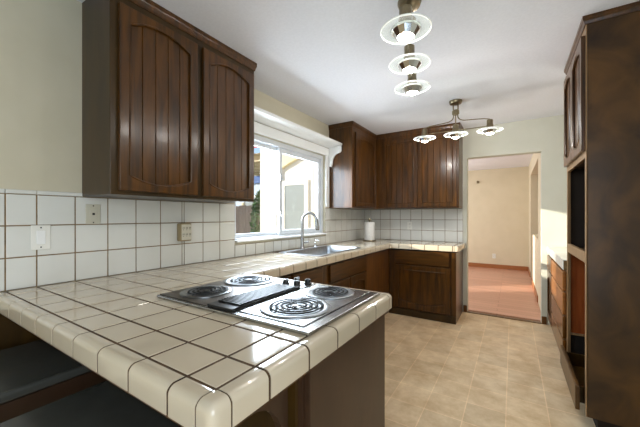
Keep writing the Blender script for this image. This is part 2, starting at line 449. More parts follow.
# ------------------------------------------------------------------ tiled countertop
ct = thing('tiled_countertop', 'cream tiled worktop with brown grout running from peninsula past sink to far wall', 'countertop')
PX1, PY0, PY1 = 1.522, 0.0, .972      # peninsula outer edges
SX = .642                              # sink run front edge
FY, FX = 3.43, 1.452                   # far run front and end
RB = .045                              # edge tile width
top = MB(); nose = MB(); bed = MB(); strip = MB()
def cells(xs, ys, skip=None):
    for a, b in zip(xs, xs[1:]):
        for c, d in zip(ys, ys[1:]):
            if skip and skip((a+b)/2, (c+d)/2): continue
            top.cell((0, 0, Z0), (1, 0, 0), (0, 1, 0), (0, 0, 1), a, b, c, d, 0.0, .0044, .0025)
xsP = [.010, .119]+[.119+.158*i for i in range(1, 9)]+[PX1-RB]
ysP = [.045, T, 2*T, 3*T, 4*T, 5*T, 6*T]
cells(xsP, ysP)
xsS = [.010, .119, .277, .435, SX-RB]
sinkx0, sinkx1, sinky0, sinky1 = .105, .56, 1.86, 2.70
ysS = [6*T+T*i for i in range(0, 17)]
ysS = [y for y in ysS if y < FY-.02]+[FY+RB]
def in_sink(x, y): return sinkx0 < x < sinkx1 and sinky0 < y < sinky1
xsS2 = sorted(set(xsS+[sinkx0, sinkx1])); ysS2 = sorted(set(ysS+[sinky0, sinky1]))
ysS2 = [y for i, y in enumerate(ysS2) if i == 0 or y-ysS2[i-1] > .012]
xsS2 = [.010, sinkx0, .277, .435, sinkx1, SX-RB]
cells(xsS, [y for y in ysS2 if y <= sinky0+.001])
cells(xsS2, [y for y in ysS2 if sinky0-.001 <= y <= sinky1+.001], in_sink)
cells(xsS, [y for y in ysS2 if y >= sinky1-.001])
xsFt = [.010, .119, .277, .435, SX-RB]+[SX-RB+.158*i for i in range(1, 6)]+[FX-RB]
cells([x for x in xsFt], [FY+RB, FY+RB+T, FY+RB+2*T, FY+RB+3*T, YF-.010])
NH = .062
def nprof(w=RB, r=.018, h=NH):
    p = [(.003, -.004), (.003, -.001), (.005, 0.0)]
    for i in range(7):
        a = i/6*PI/2
        p.append((w-r+r*math.sin(a), -r+r*math.cos(a)))
    p += [(w, -h), (w-.012, -h), (w-.012, -.03)]
    return p
def gprof():
    return [(a-(.0016 if a > .02 else 0), b-(.0016 if a < RB-.001 else 0)+(.0012 if b < -.03 else 0)) for a, b in nprof()[1:-2]]
def nosing(p0, p1, out, cuts):
    p0 = Vector(p0); p1 = Vector(p1); d = (p1-p0); Ln = d.length; d.normalize(); out = Vector(out)
    gp = gprof(); n = len(gp)
    strip.add([p0+d*t+out*w+Vector((0, 0, h)) for t in (cuts[0], cuts[-1]) for w, h in gp], [(i, i+1, n+i+1, n+i) for i in range(n-1)])
    pr = nprof(); n = len(pr)
    for a, b in zip(cuts, cuts[1:]):
        vs = []
        for t in (a+.0042, b-.0042):
            for w, h in pr: vs.append(p0+d*t+out*w+Vector((0, 0, h)))
        nose.add(vs, [tuple(range(n)), tuple(range(n, 2*n))[::-1]]+[(i, (i+1) % n, n+(i+1) % n, n+i) for i in range(n)])
def ncorner(c, a0):
    pr = nprof(); n = len(pr); k = 12; vs = []; fs = []
    for i in range(k+1):
        th = PI/2*i/k
        q = 1/((math.cos(th)**6+math.sin(th)**6)**(1/6)) if True else 1
        a = a0+th
        for w, h in pr:
            rr = w*q*.99
            vs.append((c[0]+rr*math.cos(a), c[1]+rr*math.sin(a), c[2]+h))
    for i in range(k):
        for j in range(n-1):
            fs.append((i*n+j, (i+1)*n+j, (i+1)*n+j+1, i*n+j+1))
    nose.add(vs, fs)
nosing((0, PY0+RB, Z0), (PX1-RB, PY0+RB, Z0), (0, -1, 0), xsP)
ncorner((PX1-RB, PY0+RB, Z0), -PI/2)
nosing((PX1-RB, 0, Z0), (PX1-RB, 1, Z0), (1, 0, 0), ysP)
ncorner((PX1-RB, 6*T, Z0), 0)
nosing((SX, 6*T, Z0), (PX1-RB, 6*T, Z0), (0, 1, 0), [0]+[.119+.158*i-SX for i in range(4, 9)]+[PX1-RB-SX])
ysN = [y for y in ysS2 if abs(y-sinky0) > .001 and abs(y-sinky1) > .001][:-1]+[FY]
nosing((SX-RB, 0, Z0), (SX-RB, 4, Z0), (1, 0, 0), ysN)
nosing((0, FY+RB, Z0), (FX-RB, FY+RB, Z0), (0, -1, 0), [SX-RB]+[x for x in xsFt if x > SX+.05])
ncorner((FX-RB, FY+RB, Z0), -PI/2)
nosing((FX-RB, 0, Z0), (FX-RB, 4, Z0), (1, 0, 0), [FY+RB, FY+RB+T, FY+RB+2*T, FY+RB+3*T, YF-.010])
g = .0135; zb = Z0-.06; zt_ = Z0-.0016
e = .016
bed.box(.010, PX1-g, PY0+g+.001, PY1-g, zb+.002, zt_-.012).box(.010, PX1-e, PY0+e, PY1-e, zt_-.012, zt_)
bed.box(.010, SX-g, PY1-g, sinky0, zb, zt_-.012).box(.010, SX-g, sinky1, YF-.010, zb, zt_-.012).box(.010, sinkx0, sinky0, sinky1, zb, zt_-.012).box(sinkx1, SX-g, sinky0, sinky1, zb, zt_-.012)
bed.box(.010, SX-e, PY1-e, sinky0, zt_-.012, zt_).box(.010, SX-e, sinky1, YF-.010, zt_-.012, zt_).box(.010, sinkx0, sinky0, sinky1, zt_-.012, zt_).box(sinkx1, SX-e, sinky0, sinky1, zt_-.012, zt_)
bed.box(SX-g, FX-g, FY+g, YF-.010, zb, zt_-.012).box(SX-e, FX-e, FY+e, YF-.010, zt_-.012, zt_)
bed.build('grout_bed', M['grout'], ct)
strip.build('edge_grout', M['grout'], ct)
top.build('surface_tile', M['tile'], ct)
nose.build('edge_tile', M['tile'], ct, smooth=True)
MB().box(.010, PX1-.014, PY0+.012, PY0+.03, .836, .8535).box(PX1-.03, PX1-.014, PY0+.03, PY1-.012, .836, .8535).build('wood_edging', M['wood'], ct)

# ------------------------------------------------------------------ cabinet door makers (front faces -y, local x across, z up)
def arc(x, w, base, rise): 
    return base+rise*(1-(2*x/w)**2)
def arched_door(parent, name, w, h, loc, rz, mat='wood', at=.05, ab=.035, st=.055, planks=5, rail=.06, thick=.02, hw=None, cols=14):
    root = None
    iw = w-2*st
    xs = [-iw/2+iw*i/cols for i in range(cols+1)]
    zt = [h-rail-at+at*(1-(2*x/iw)**2) for x in xs]
    zb_ = [rail+ab-ab*(1-(2*x/iw)**2) for x in xs]
    q = []
    q.append([(-w/2, 0), (-iw/2, 0), (-iw/2, zb_[0]), (-iw/2, zt[0]), (-iw/2, h), (-w/2, h)])
    q.append([(iw/2, 0), (w/2, 0), (w/2, h), (iw/2, h), (iw/2, zt[-1]), (iw/2, zb_[-1])])
    for i in range(cols):
        q.append([(xs[i], 0), (xs[i+1], 0), (xs[i+1], zb_[i+1]), (xs[i], zb_[i])])
        q.append([(xs[i], zt[i]), (xs[i+1], zt[i+1]), (xs[i+1], h), (xs[i], h)])
    d = MB().plate(q, -thick, 0).build(name, M[mat], parent, bev=.003)
    d.location = loc; d.rotation_euler = (0, 0, rz)
    # planked panel with grooves
    p = MB(); x0, x1 = -iw/2-.004, iw/2+.004; z0_, z1_ = rail-.004, h-rail+.004
    if planks:
        pw = (x1-x0)/planks; pts = []
        for k in range(planks):
            a = x0+k*pw
            pts += [(a, -.004), (a+.003, -.0085), (a+pw-.003, -.0085)]
        pts += [(x1, -.004), (x1, -.001), (x0, -.001)]
        p.prism(pts, z0_, z1_, 'z')
    else:
        p.box(x0, x1, -.008, -.001, z0_, z1_)
    p.build('panel', M[mat], d)
    # bead round the panel
    pts = [(x, -thick+.003, z) for x, z in zip(xs, zt)]+[(x, -thick+.003, z) for x, z in list(zip(xs, zb_))[::-1]]
    MB().tube(pts, .0065, 6, True).build('moulding', M[mat], d, smooth=True)
    return d
def slab_front(parent, name, w, h, loc, rz, mat='wood_h', thick=.02, bev=.005):
    d = MB().box(-w/2, w/2, -thick, 0, 0, h).build(name, M[mat], parent, bev=bev, seg=2)
    d.location = loc; d.rotation_euler = (0, 0, rz)
    return d
RXP, RXN = PI/2, -PI/2     # facing +x, facing -x

# crown strip along a path (list of xy), sticking out on the given side
def crown(parent, pts, mat='wood', z0=2.36, z1=ZC-.001):
    # pts: inner polyline; outward normal to the right of travel
    pr = [(0, z0), (.005, z0), (.007, z0+.012), (.013, z0+.03), (.015, z0+.034), (.015, z1), (0, z1)]
    m = MB(); n = len(pr); vs = []; k = len(pts)
    P = [Vector((a, b)) for a, b in pts]
    for i in range(k):
        nrm = []
        if i > 0: d = (P[i]-P[i-1]).normalized(); nrm.append(Vector((d.y, -d.x)))
        if i < k-1: d = (P[i+1]-P[i]).normalized(); nrm.append(Vector((d.y, -d.x)))
        s_ = sum(nrm, Vector((0, 0)))
        if len(nrm) == 2: s_ = s_/(1+nrm[0].dot(nrm[1]))
        for w, z in pr: vs.append((P[i].x+s_.x*w, P[i].y+s_.y*w, z))
    fs = []
    for i in range(k-1):
        for j in range(n): fs.append((i*n+j, (i+1)*n+j, (i+1)*n+(j+1) % n, i*n+(j+1) % n))
    fs += [tuple(range(n)), tuple((k-1)*n+j for j in range(n))]
    m.add(vs, fs)
    return m.build('crown_moulding', M[mat], parent)

# ------------------------------------------------------------------ left wall cabinet
Zb = 1.3665
lc = thing('wall_cabinet', 'dark wood wall cabinet with two arched plank doors above the stove', 'cabinet')
LY0, LY1, LD = .340, 1.312, .325
MB().box(.0015, LD, LY0, LY1, Zb+.0015, ZC-.001).build('carcass', M['wood_side'], lc, bev=.003)
MB().plate([[(LY0, Zb+.001), (LY0+.07, Zb+.001), (LY0+.07, ZC-.06), (LY0, ZC-.06)]], 0, .001) if False else None
lw = .438
for yc in (LY0+.035+lw/2, LY1-.02-lw/2):
    arched_door(lc, 'door', lw, .93, (LD+.001, yc, Zb+.022), RXP, at=.052, ab=.04, st=.047, planks=5, rail=.038)
crown(lc, [(LD, LY0), (LD, LY1), (.002, LY1)])

# ------------------------------------------------------------------ far corner wall cabinets
fc = thing('wall_cabinet', 'dark wood corner wall cabinet with plank doors right of the window', 'cabinet')
CY0 = 2.962
q = MB().prism([(.0015, CY0), (.33, CY0), (.33, 3.72), (1.417, 3.72), (1.417, YF-.0015), (.0015, YF-.0015)], Zb+.0015, ZC-.001, 'z')
q.build('carcass', M['wood'], fc, bev=.003)
arched_door(fc, 'door', .62, .92, (.331, 3.345, Zb+.02), RXP, at=.03, ab=.0, st=.055, planks=4, rail=.05)
arched_door(fc, 'door', .475, .92, (.675, 3.719, Zb+.02), 0, at=.0, ab=.0, st=.05, planks=5, rail=.05)
arched_door(fc, 'door', .475, .92, (1.158, 3.719, Zb+.02), 0, at=.0, ab=.0, st=.05, planks=5, rail=.05)
crown(fc, [(.002, CY0), (.33, CY0), (.33, 3.72), (1.417, 3.72), (1.417, YF-.002)])

# ------------------------------------------------------------------ base cabinets under the sink run and far run
BZ = .834
db = thing('base_cabinet', 'brown base cabinet with flat drawers left of the sink doors', 'cabinet')
MB().box(.002, .597, .975, 1.84, .10, BZ).build('carcass', M['wood'], db)
MB().box(.002, .53, .975, 1.84, 0, .10).build('kickboard', M['dark'], db)
for yc in (1.19, 1.62):
    slab_front(db, 'drawer', .41, .155, (.598, yc, .672), RXP)
    arched_door(db, 'door', .41, .53, (.598, yc, .125), RXP, at=.03, ab=.02, planks=0)
sb = thing('base_cabinet', 'brown sink base cabinet with one wide false front over two doors', 'cabinet')
sc_ = MB().box(.002, .03, 1.845, 2.76, .10, BZ).box(.03, .597, 1.845, 1.865, .10, BZ).box(.03, .597, 2.74, 2.76, .10, BZ).box(.03, .597, 1.865, 2.74, .10, .12).box(.577, .597, 1.865, 2.74, .12, BZ)
sc_.build('carcass', M['wood'], sb)
MB().box(.002, .53, 1.845, 2.76, 0, .10).build('kickboard', M['dark'], sb)
slab_front(sb, 'drawer_front', .79, .155, (.598, 2.35, .672), RXP, mat='wood_h')
for yc in (2.152, 2.548):
    arched_door(sb, 'door', .385, .53, (.598, yc, .125), RXP, at=.03, ab=.02, planks=0)
cp = thing('base_cabinet', 'plain brown corner panel cabinet between the sink doors and far cabinet', 'cabinet')
MB().box(.002, .60, 2.765, YF-.002, .0, BZ).build('carcass', M['wood_mid'], cp)
MB().box(.585, .604, 2.77, 3.44, .0, BZ-.002).build('front_panel', M['wood_mid'], cp, bev=.002) if False else None
fb = thing('base_cabinet', 'dark wood base cabinet with one drawer and door beside the doorway', 'cabinet')
BX1 = 1.418
MB().box(.606, BX1, 3.485, YF-.002, .0, BZ).build('carcass', M['wood'], fb, bev=.003)
slab_front(fb, 'drawer', .65, .165, (1.02, 3.484, .665), 0, mat='wood_h')
arched_door(fb, 'door', .67, .54, (1.02, 3.484, .105), 0, at=.0, ab=.045, planks=0, st=.06)
kp = [(.61, .0)]
for i in range(11):
    t = i/10
    kp.append((.66+.75*t, .035*(1-abs(2*t-1)**2)*0+.0))
MB().box(.61, BX1, 3.472, 3.484, .0, .085).build('kickboard', M['wood_side'], fb, bev=.002)

# ------------------------------------------------------------------ peninsula base
pb = thing('peninsula_cabinet', 'brown peninsula base cabinet with bare end panel under the cooktop', 'cabinet')
EX = 1.488
MB().box(.62, EX-.02, .35, .955, .09, BZ-.02).box(.002, .62, .35, .972, .0, BZ-.02).build('carcass', M['wood_pen'], pb)
MB().box(EX-.02, EX, .362, .960, 0.0, BZ-.001).build('end_panel', M['wood_pen'], pb, bev=.002)
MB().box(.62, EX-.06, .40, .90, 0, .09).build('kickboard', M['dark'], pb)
MB().box(.002, EX-.035, .338, .3495, 0, BZ-.001).build('back_panel', M['wood_side'], pb)
MB().box(.002, .012, -.42, .337, 0, .833).build('side_panel', M['wood_side'], pb)
# arched support bracket under the overhang
zc = .775
bq = [(.322, BZ-.002), (.322, .50)]
bq += [(.305, .50)]
for i in range(15):
    a = i/14*PI
    bq.append((.17+.135*math.cos(a), .62+.155*math.sin(a)))
bq += [(.035, .62), (.02, .62), (.02, BZ-.002)]
MB().prism(bq, EX-.075, EX-.05, 'x').build('support_bracket', M['wood_pen'], pb)

# small white plate low on the back panel, outlet face assumed
o = thing('white_plate', 'small white plate on the panel under the counter, behind the stools', 'outlet', (.13, .337, .45))
MB().box(-.035, .035, -.006, 0, -.055, .055).build('plate', M['plastic'], o, bev=.002)
MB().box(-.016, .016, -.008, -.006, .01, .042).box(-.016, .016, -.008, -.006, -.042, -.01).build('socket', M['ivory'], o)

# ------------------------------------------------------------------ cooktop
ck = thing('electric_cooktop', 'drop-in electric cooktop with four coil burners and black centre grille', 'cooktop', (0, 0, Z0))
X0, X1, Y0, Y1 = .700, 1.484, .358, .905
MB().box(X0, X1, Y0, Y1, .0005, .011).build('tray', M['steel'], ck, bev=.004)
MB().box(X0+.006, 1.004, Y0+.012, Y1-.010, .0112, .0135).build('cooking_plate', M['bronzepan'], ck, bev=.0015)['label'] = 'darkened left cooking plate'
MB().box(1.162, X1-.034, Y0+.026, Y1-.020, .0111, .0116).build('gasket', M['black'], ck)
rp = MB().box(1.168, X1-.040, Y0+.032, Y1-.026, .0117, .0138); rp.build('cooking_plate', M['steel'], ck, bev=.0015)['label'] = 'bright steel right cooking plate'
gx0, gx1, gy0, gy1 = 1.018, 1.150, .372, .770
fr = MB().box(gx0, gx1, gy0, gy1, .0112, .020)
for k in range(26):
    y = gy0+.045+(gy1-gy0-.05)*k/26
    fr.box(gx0+.006, gx1-.006, y, y+.0065, .020, .0255)
fr.build('vent_grille', M['black'], ck, bev=.0012)
MB().box(1.012, 1.158, .775, Y1-.012, .0112, .0145).build('control_panel', M['steel'], ck, bev=.0015)
for kx, ky in ((1.046, .800), (1.108, .806), (1.066, .862), (1.128, .868)):
    kb = MB().lathe([(.0, 0), (.019, 0), (.019, .004), (.015, .007), (.0145, .020), (.0135, .0215), (0, .0215)], (0, 0, 0), 20).box(-.003, .003, -.0145, .0145, .0215, .025).build('knob', M['black'], ck, smooth=True)
    kb.location = (kx, ky, .0146)
def spiral(r0, r1, turns, z):
    pts = []
    nn = int(turns*26)
    for i in range(nn+1):
        a = 2*PI*turns*i/nn; r = r0+(r1-r0)*i/nn
        pts.append((r*math.cos(a), r*math.sin(a), z))
    return pts
def burner(cx, cy, R, rot):
    b = bpy.data.objects.new('burner', None)
    pan = MB().ring([(R+.024, .0005), (R+.024, .003), (R+.019, .0052), (R+.008, .0035), (R*.7, .0011), (R*.25, .0009), (R*.25, .0005)], (0, 0, 0), 48).build('burner', M['sinksteel'], ck, smooth=True)
    pan.location = (cx, cy, .0139); pan.rotation_euler = (0, 0, rot)
    bpy.data.objects.remove(b)
    turns = 4 if R > .09 else 3.2
    cm = MB().tube(spiral(.024, R, turns, 0), .0052, 8)
    cm.v = [(x, y, .0068+z*.36) for x, y, z in cm.v]
    cm.build('coil', M['coil'], pan, smooth=True)
    sp = MB()
    for k in range(3):
        a = 2*PI*k/3+.4
        sp.tube([(.012*math.cos(a), .012*math.sin(a), .0032), (R*.98*math.cos(a), R*.98*math.sin(a), .0032)], .0016, 6)
    sp.build('coil_support', M['chrome'], pan)
    MB().lathe([(0, .0045), (.012, .0045), (.012, .0070), (0, .0070)], (0, 0, 0), 20).build('centre_cap', M['black'], pan, smooth=True)
    return pan
burner(.842, .500, .082, .3)
burner(.832, .770, .104, 1.2)
burner(1.308, .530, .104, 2.0)
burner(1.306, .775, .082, .9)

# ------------------------------------------------------------------ sink, faucet, soap dispenser
sk = thing('kitchen_sink', 'stainless steel drop-in sink set in the tiled counter under the window', 'sink', (0, 0, Z0))
a0, a1, b0, b1 = sinkx0-.012, sinkx1+.012, sinky0-.012, sinky1+.012
def rr(x0, x1, y0, y1, r, z, n=5):
    out = []
    for cx, cy, s0 in ((x1-r, y1-r, 0), (x0+r, y1-r, PI/2), (x0+r, y0+r, PI), (x1-r, y0+r, 1.5*PI)):
        for i in range(n+1):
            a = s0+PI/2*i/n; out.append((cx+r*math.cos(a), cy+r*math.sin(a), z))
    return out
def loft(mb, rings, cap_last=True):
    n = len(rings[0]); vs = [v for r in rings for v in r]; fs = []
    for k in range(len(rings)-1):
        for i in range(n): fs.append((k*n+i, k*n+(i+1) % n, k*n+n+(i+1) % n, k*n+n+i))
    if cap_last: fs.append(tuple((len(rings)-1)*n+i for i in range(n)))
    return mb.add(vs, fs)
ix0, ix1, iy0, iy1 = sinkx0+.055, sinkx1-.018, sinky0+.02, sinky1-.02
loft(MB(), [rr(a0, a1, b0, b1, .03, .0006), rr(a0+.002, a1-.002, b0+.002, b1-.002, .03, .006), rr(ix0-.004, ix1+.004, iy0-.004, iy1+.004, .05, .0055),
            rr(ix0, ix1, iy0, iy1, .05, 0), rr(ix0+.006, ix1-.006, iy0+.006, iy1-.006, .05, -.16), rr(ix0+.03, ix1-.03, iy0+.03, iy1-.03, .05, -.18)]).build('basin', M['sinksteel'], sk, smooth=True)
MB().lathe([(0, -.179), (.04, -.179), (.042, -.176), (.03, -.1755), (0, -.1765)], ((ix0+ix1)/2, (iy0+iy1)/2, 0), 24).build('drain', M['chrome'], sk, smooth=True)
fa = thing('faucet', 'brushed nickel gooseneck faucet with pull-down spray behind the sink', 'faucet', (.108, 2.235, Z0+.0065))
MB().lathe([(0, 0), (.028, 0), (.028, .006), (.022, .015), (.019, .05), (.019, .10), (.014, .115), (0, .115)], (0, 0, 0), 24).build('base', M['steel'], fa, smooth=True)
pts = [(0, 0, .10), (0, 0, .2), (.0, 0, .29)]
dxs, dys = .86, .5
for i in range(1, 13):
    a = PI*i/12*.93
    rr_ = .075
    k = rr_*(1-math.cos(a)); pts.append((k*dxs, k*dys, .29+.085*math.sin(a)))
MB().tube(pts, .0145, 12).build('neck', M['steel'], fa, smooth=True)
e = Vector(pts[-1]); 
MB().tube([e+Vector((0, 0, .008)), e-Vector((-.003, -.002, .05)), e-Vector((-.008, -.005, .10)), e-Vector((-.009, -.006, .115))], [.0165, .019, .024, .020], 14).build('spray_head', M['steel'], fa, smooth=True)
MB().tube([(0, 0, .06), (.02, .028, .065), (.045, .055, .072)], [.011, .009, .007], 10).build('handle', M['steel'], fa, smooth=True)
sd = thing('soap_dispenser', 'small metal soap dispenser at the sink rim right of the faucet', 'dispenser', (.125, 2.46, Z0+.0065))
MB().lathe([(0, 0), (.018, 0), (.018, .006), (.012, .012), (.011, .05), (.006, .055), (.006, .075), (0, .075)], (0, 0, 0), 18).build('body', M['chrome'], sd, smooth=True)
MB().tube([(0, 0, .072), (.02, 0, .076), (.045, 0, .068)], .006, 8).build('spout', M['chrome'], sd, smooth=True)

# paper towel roll
pt = thing('paper_towel_holder', 'upright paper towel roll on a stand in the counter corner', 'paper towel', (.255, 3.66, Z0+.0005))
MB().lathe([(0, 0), (.094, 0), (.096, .004), (.092, .012), (0, .014)], (0, 0, 0), 28).build('base', M['nickel'], pt, smooth=True)
MB().lathe([(0, .0142), (.008, .0142), (.008, .285), (.016, .29), (.018, .302), (.012, .315), (0, .318)], (0, 0, 0), 16).build('post', M['nickel'], pt, smooth=True)
MB().ring([(.022, .015), (.072, .015), (.073, .02), (.073, .262), (.070, .266), (.022, .266)], (0, 0, 0), 32).build('towel_roll', M['paper'], pt, smooth=True)

# ------------------------------------------------------------------ wall plates
sw = thing('light_switch', 'white rocker light switch plate on the left backsplash tiles', 'switch', (.0085, .168, 1.156))
MB().box(0, .006, -.037, .037, -.060, .060).build('plate', M['plastic'], sw, bev=.002)
MB().box(.006, .010, -.017, .017, -.034, .034).build('rocker', M['white'], sw, bev=.002)
for z in (.045, -.051): MB().box(.006, .0072, -.003, .003, z, z+.006).build('screw', M['dark'], sw)
pj = thing('phone_jack', 'ivory phone jack plate on the tiles below the left cabinet edge', 'outlet', (.0085, .389, 1.272))
MB().box(0, .006, -.035, .035, -.055, .055).build('plate', M['ivory'], pj, bev=.002)
MB().box(.006, .009, -.018, .018, -.034, .034).build('insert', M['ivory'], pj, bev=.003)
MB().box(.009, .0096, -.006, .006, -.005, .007).build('port', M['black'], pj)
for z in (.043, -.049): MB().box(.006, .0072, -.003, .003, z, z+.006).build('screw', M['dark'], pj)
oa = thing('outlet_adapter', 'ivory six-socket plug adapter on the tiles behind the cooktop', 'outlet', (.0085, .928, 1.15))
MB().box(0, .048, -.043, .043, -.062, .062).build('body', M['tanplastic'], oa, bev=.008, seg=3)
MB().box(.0481, .0515, -.037, .037, -.054, .054).build('face_plate', M['ivory'], oa, bev=.001)['label'] = 'pale face plate with sockets'
hs = MB()
for zz in (.030, -.014):
    for yy in (-.024, .0, .024):
        hs.box(.0515, .053, yy-.0055, yy-.0035, zz-.006, zz+.006).box(.0515, .053, yy+.0035, yy+.0055, zz-.006, zz+.006).box(.0515, .053, yy-.002, yy+.002, zz-.015, zz-.011)
hs.build('socket_slot', M['black'], oa)
def outlet(name, label, loc, rz):
    o = thing(name, label, 'outlet', loc, rz)
    MB().box(-.036, .036, -.006, 0, -.058, .058).build('plate', M['plastic'], o, bev=.002)
    for z in (.022, -.022):
        f = MB().box(-.016, .016, -.009, -.006, z-.016, z+.016).build('socket', M['plastic'], o, bev=.003)
        MB().box(-.008, -.005, -.0097, -.009, z-.005, z+.007).box(.005, .008, -.0097, -.009, z-.005, z+.007).build('slot', M['black'], f)
    return o
outlet('wall_outlet', 'white double outlet on the far backsplash above the far counter', (.72, YF-.0085, 1.13), 0)
outlet('wall_outlet', 'white outlet low on the tan wall of the far room', (1.592, HY-.0005, .30), 0)
hk = thing('wall_hook', 'small dark coat hook high on the tan far room wall', 'hook', (1.245, HY-.0005, 2.12))
MB().box(-.03, .03, -.008, 0, -.03, .03).build('plate', M['nickel'], hk, bev=.002)
MB().tube([(0, -.008, .0), (0, -.05, -.02), (.0, -.075, -.005), (0, -.08, .03)], .009, 8).build('hook_arm', M['nickel'], hk, smooth=True)

# ------------------------------------------------------------------ tall cabinet at right
tc = thing('tall_oven_cabinet', 'tall brown cabinet at right with an empty oven opening', 'cabinet')
TX, TY0, TY1 = 2.335, 1.962, 2.70
XB = XR-.002
zo0, zo1, zl0, zl1 = 1.05, 1.605, .27, .985
MB().box(TX+.006, XB, TY0, TY0+.02, .095, 2.395).build('side_panel', M['wood_tall'], tc, bev=.002)
MB().box(TX+.02, XB, TY1-.02, TY1, .095, 2.395).build('side_panel', M['wood_red'], tc, bev=.002)
MB().box(TX+.02, XB, TY0+.02, TY1-.02, 1.625, 1.645).build('shelf', M['wood_side'], tc)
MB().box(TX+.02, XB, TY0+.02, TY1-.02, 2.375, 2.395).build('top_panel', M['wood_side'], tc)
MB().box(TX+.02, XB, TY0+.02, TY1-.02, 1.0, 1.02).build('shelf', M['wood_side'], tc)
MB().box(TX+.021, XB-.02, TY1-.024, TY1-.0205, .10, .345).build('lower_shade', M['dark'], tc)  # thin near-black sheet standing in for shade in the hole above the drawer
MB().box(TX+.021, XB-.02, TY1-.024, TY1-.0205, 1.021, 1.624).build('oven_shade', M['dark'], tc)  # thin sheet painting the shaded interior of the oven opening
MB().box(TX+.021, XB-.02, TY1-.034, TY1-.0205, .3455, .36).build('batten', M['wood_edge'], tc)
MB().box(TX+.021, XB, TY0+.02, TY1-.036, .095, .11).build('bottom_panel', M['dark'], tc)  # floor coloured near-black to match the shaded hole
MB().box(XB-.012, XB, TY0+.02, TY1-.02, .095, 2.375).build('back_panel', M['wood_side'], tc)
ff = MB().box(TX, TX+.005, TY0, TY0+.035, .095, 2.395).box(TX, TX+.02, TY1-.035, TY1, .095, 2.395)
for za, zb2 in ((2.33, 2.395), (zo1, 1.665), (zl1, zo0)):
    ff.box(TX, TX+.02, TY0+.035, TY1-.035, za, zb2)
ff.build('face_frame', M['wood_edge'], tc, bev=.002)
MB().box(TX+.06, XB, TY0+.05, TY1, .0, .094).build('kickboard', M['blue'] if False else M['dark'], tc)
dw = (TY1-TY0-.03)/2
for yc in (TY0+.012+dw/2, TY1-.012-dw/2):
    d = arched_door(tc, 'door', dw, .675, (TX-.001, yc, 1.645), RXN, at=.04, ab=.04, st=.055, planks=3, rail=.045)
    hg = MB().box(-dw/2-.006, -dw/2-.0005, -.02, .0, .05, .10).build('hinge', M['chrome'], d)
crown(tc, [(XB, TY1), (TX, TY1), (TX, TY0), (XB, TY0)][::-1] if False else [(TX, TY1), (TX, TY0), (XB, TY0)], z0=2.385) if False else None
def crown_r():
    pr = [(0, 2.375), (.006, 2.375), (.012, 2.39), (.018, 2.398), (.018, ZC-.001), (0, ZC-.001)]
    pts = [(XB, TY0), (TX, TY0), (TX, TY1)]
    m = MB(); n = len(pr); nr = [(0, -1), (-1, -1), (-1, 0)]; vs = []
    for (x, y), (a, b) in zip(pts, nr):
        for w, z in pr: vs.append((x+a*w, y+b*w, z))
    fs = [(i*n+j, (i+1)*n+j, (i+1)*n+(j+1) % n, i*n+(j+1) % n) for i in range(2) for j in range(n)]
    fs += [tuple(range(n)), tuple(2*n+j for j in range(n))]
    m.add(vs, fs); m.build('crown_moulding', M['wood'], tc)
crown_r()
dwr = slab_front(tc, 'drawer', TY1-TY0-.06, .145, (TX-.022, (TY0+TY1)/2+.005, .105), RXN, mat='wood_tall', thick=.022)
dx = MB().box(-.28, .28, .001, .012, .02, .12).box(-.28, -.268, .012, .40, .02, .12).box(.268, .28, .012, .40, .02, .12).box(-.268, .268, .012, .40, .02, .03)
dx.build('drawer_box', M['wood_side'], dwr)

# ------------------------------------------------------------------ right base run beyond the tall cabinet
rb = thing('base_cabinet', 'brown drawer cabinet below the sunlit counter right of the doorway', 'cabinet')
QX = 2.335
MB().box(QX, XB, 2.705, YF-.002, .09, BZ).build('carcass', M['wood_mid'], rb, bev=.002)
MB().box(QX+.05, XB, 2.705, YF-.002, 0, .09).build('kickboard', M['dark'], rb)
for (ya, yb, za, zb2, mt) in ((2.73, 3.555, .665, .815, 'wood_sunlit'), (2.73, 3.555, .475, .650, 'wood_sunlit'), (2.73, 3.555, .285, .46, 'wood_mid'), (2.73, 3.555, .105, .27, 'wood_mid'), (3.60, 4.03, .665, .815, 'wood_mid')):  # the two upper near drawers take the sunlit copy of the wood
    slab_front(rb, 'drawer', yb-ya, zb2-za, (QX-.001, (ya+yb)/2, za), RXN, mat=mt, thick=.022)
arched_door(rb, 'door', .43, .545, (QX-.001, 3.815, .105), RXN, at=.03, ab=.02, planks=0)
rt = thing('tiled_countertop', 'short white tiled counter in sunlight between tall cabinet and doorway wall', 'countertop')
MB().box(QX-.018, XB, 2.705, YF-.002, BZ+.002, Z0-.004).build('grout_bed', M['grout_w'], rt)
t2 = MB()
ys = [2.706+T*i for i in range(9)]+[YF-.003]
for a, b in zip(ys, ys[1:]):
    t2.cell((QX-.018, 0, 0), (0, 1, 0), (0, 0, 1), (-1, 0, 0), a, b, BZ+.003, Z0, .006, .0016, .003)
    xx = QX-.022
    for k in range(4):
        t2.cell((0, 0, Z0-.003), (1, 0, 0), (0, 1, 0), (0, 0, 1), xx+.157*k, xx+.157*(k+1), a, b, .003, .0016, .002)
t2.build('surface_tile', M['tile_w'], rt)

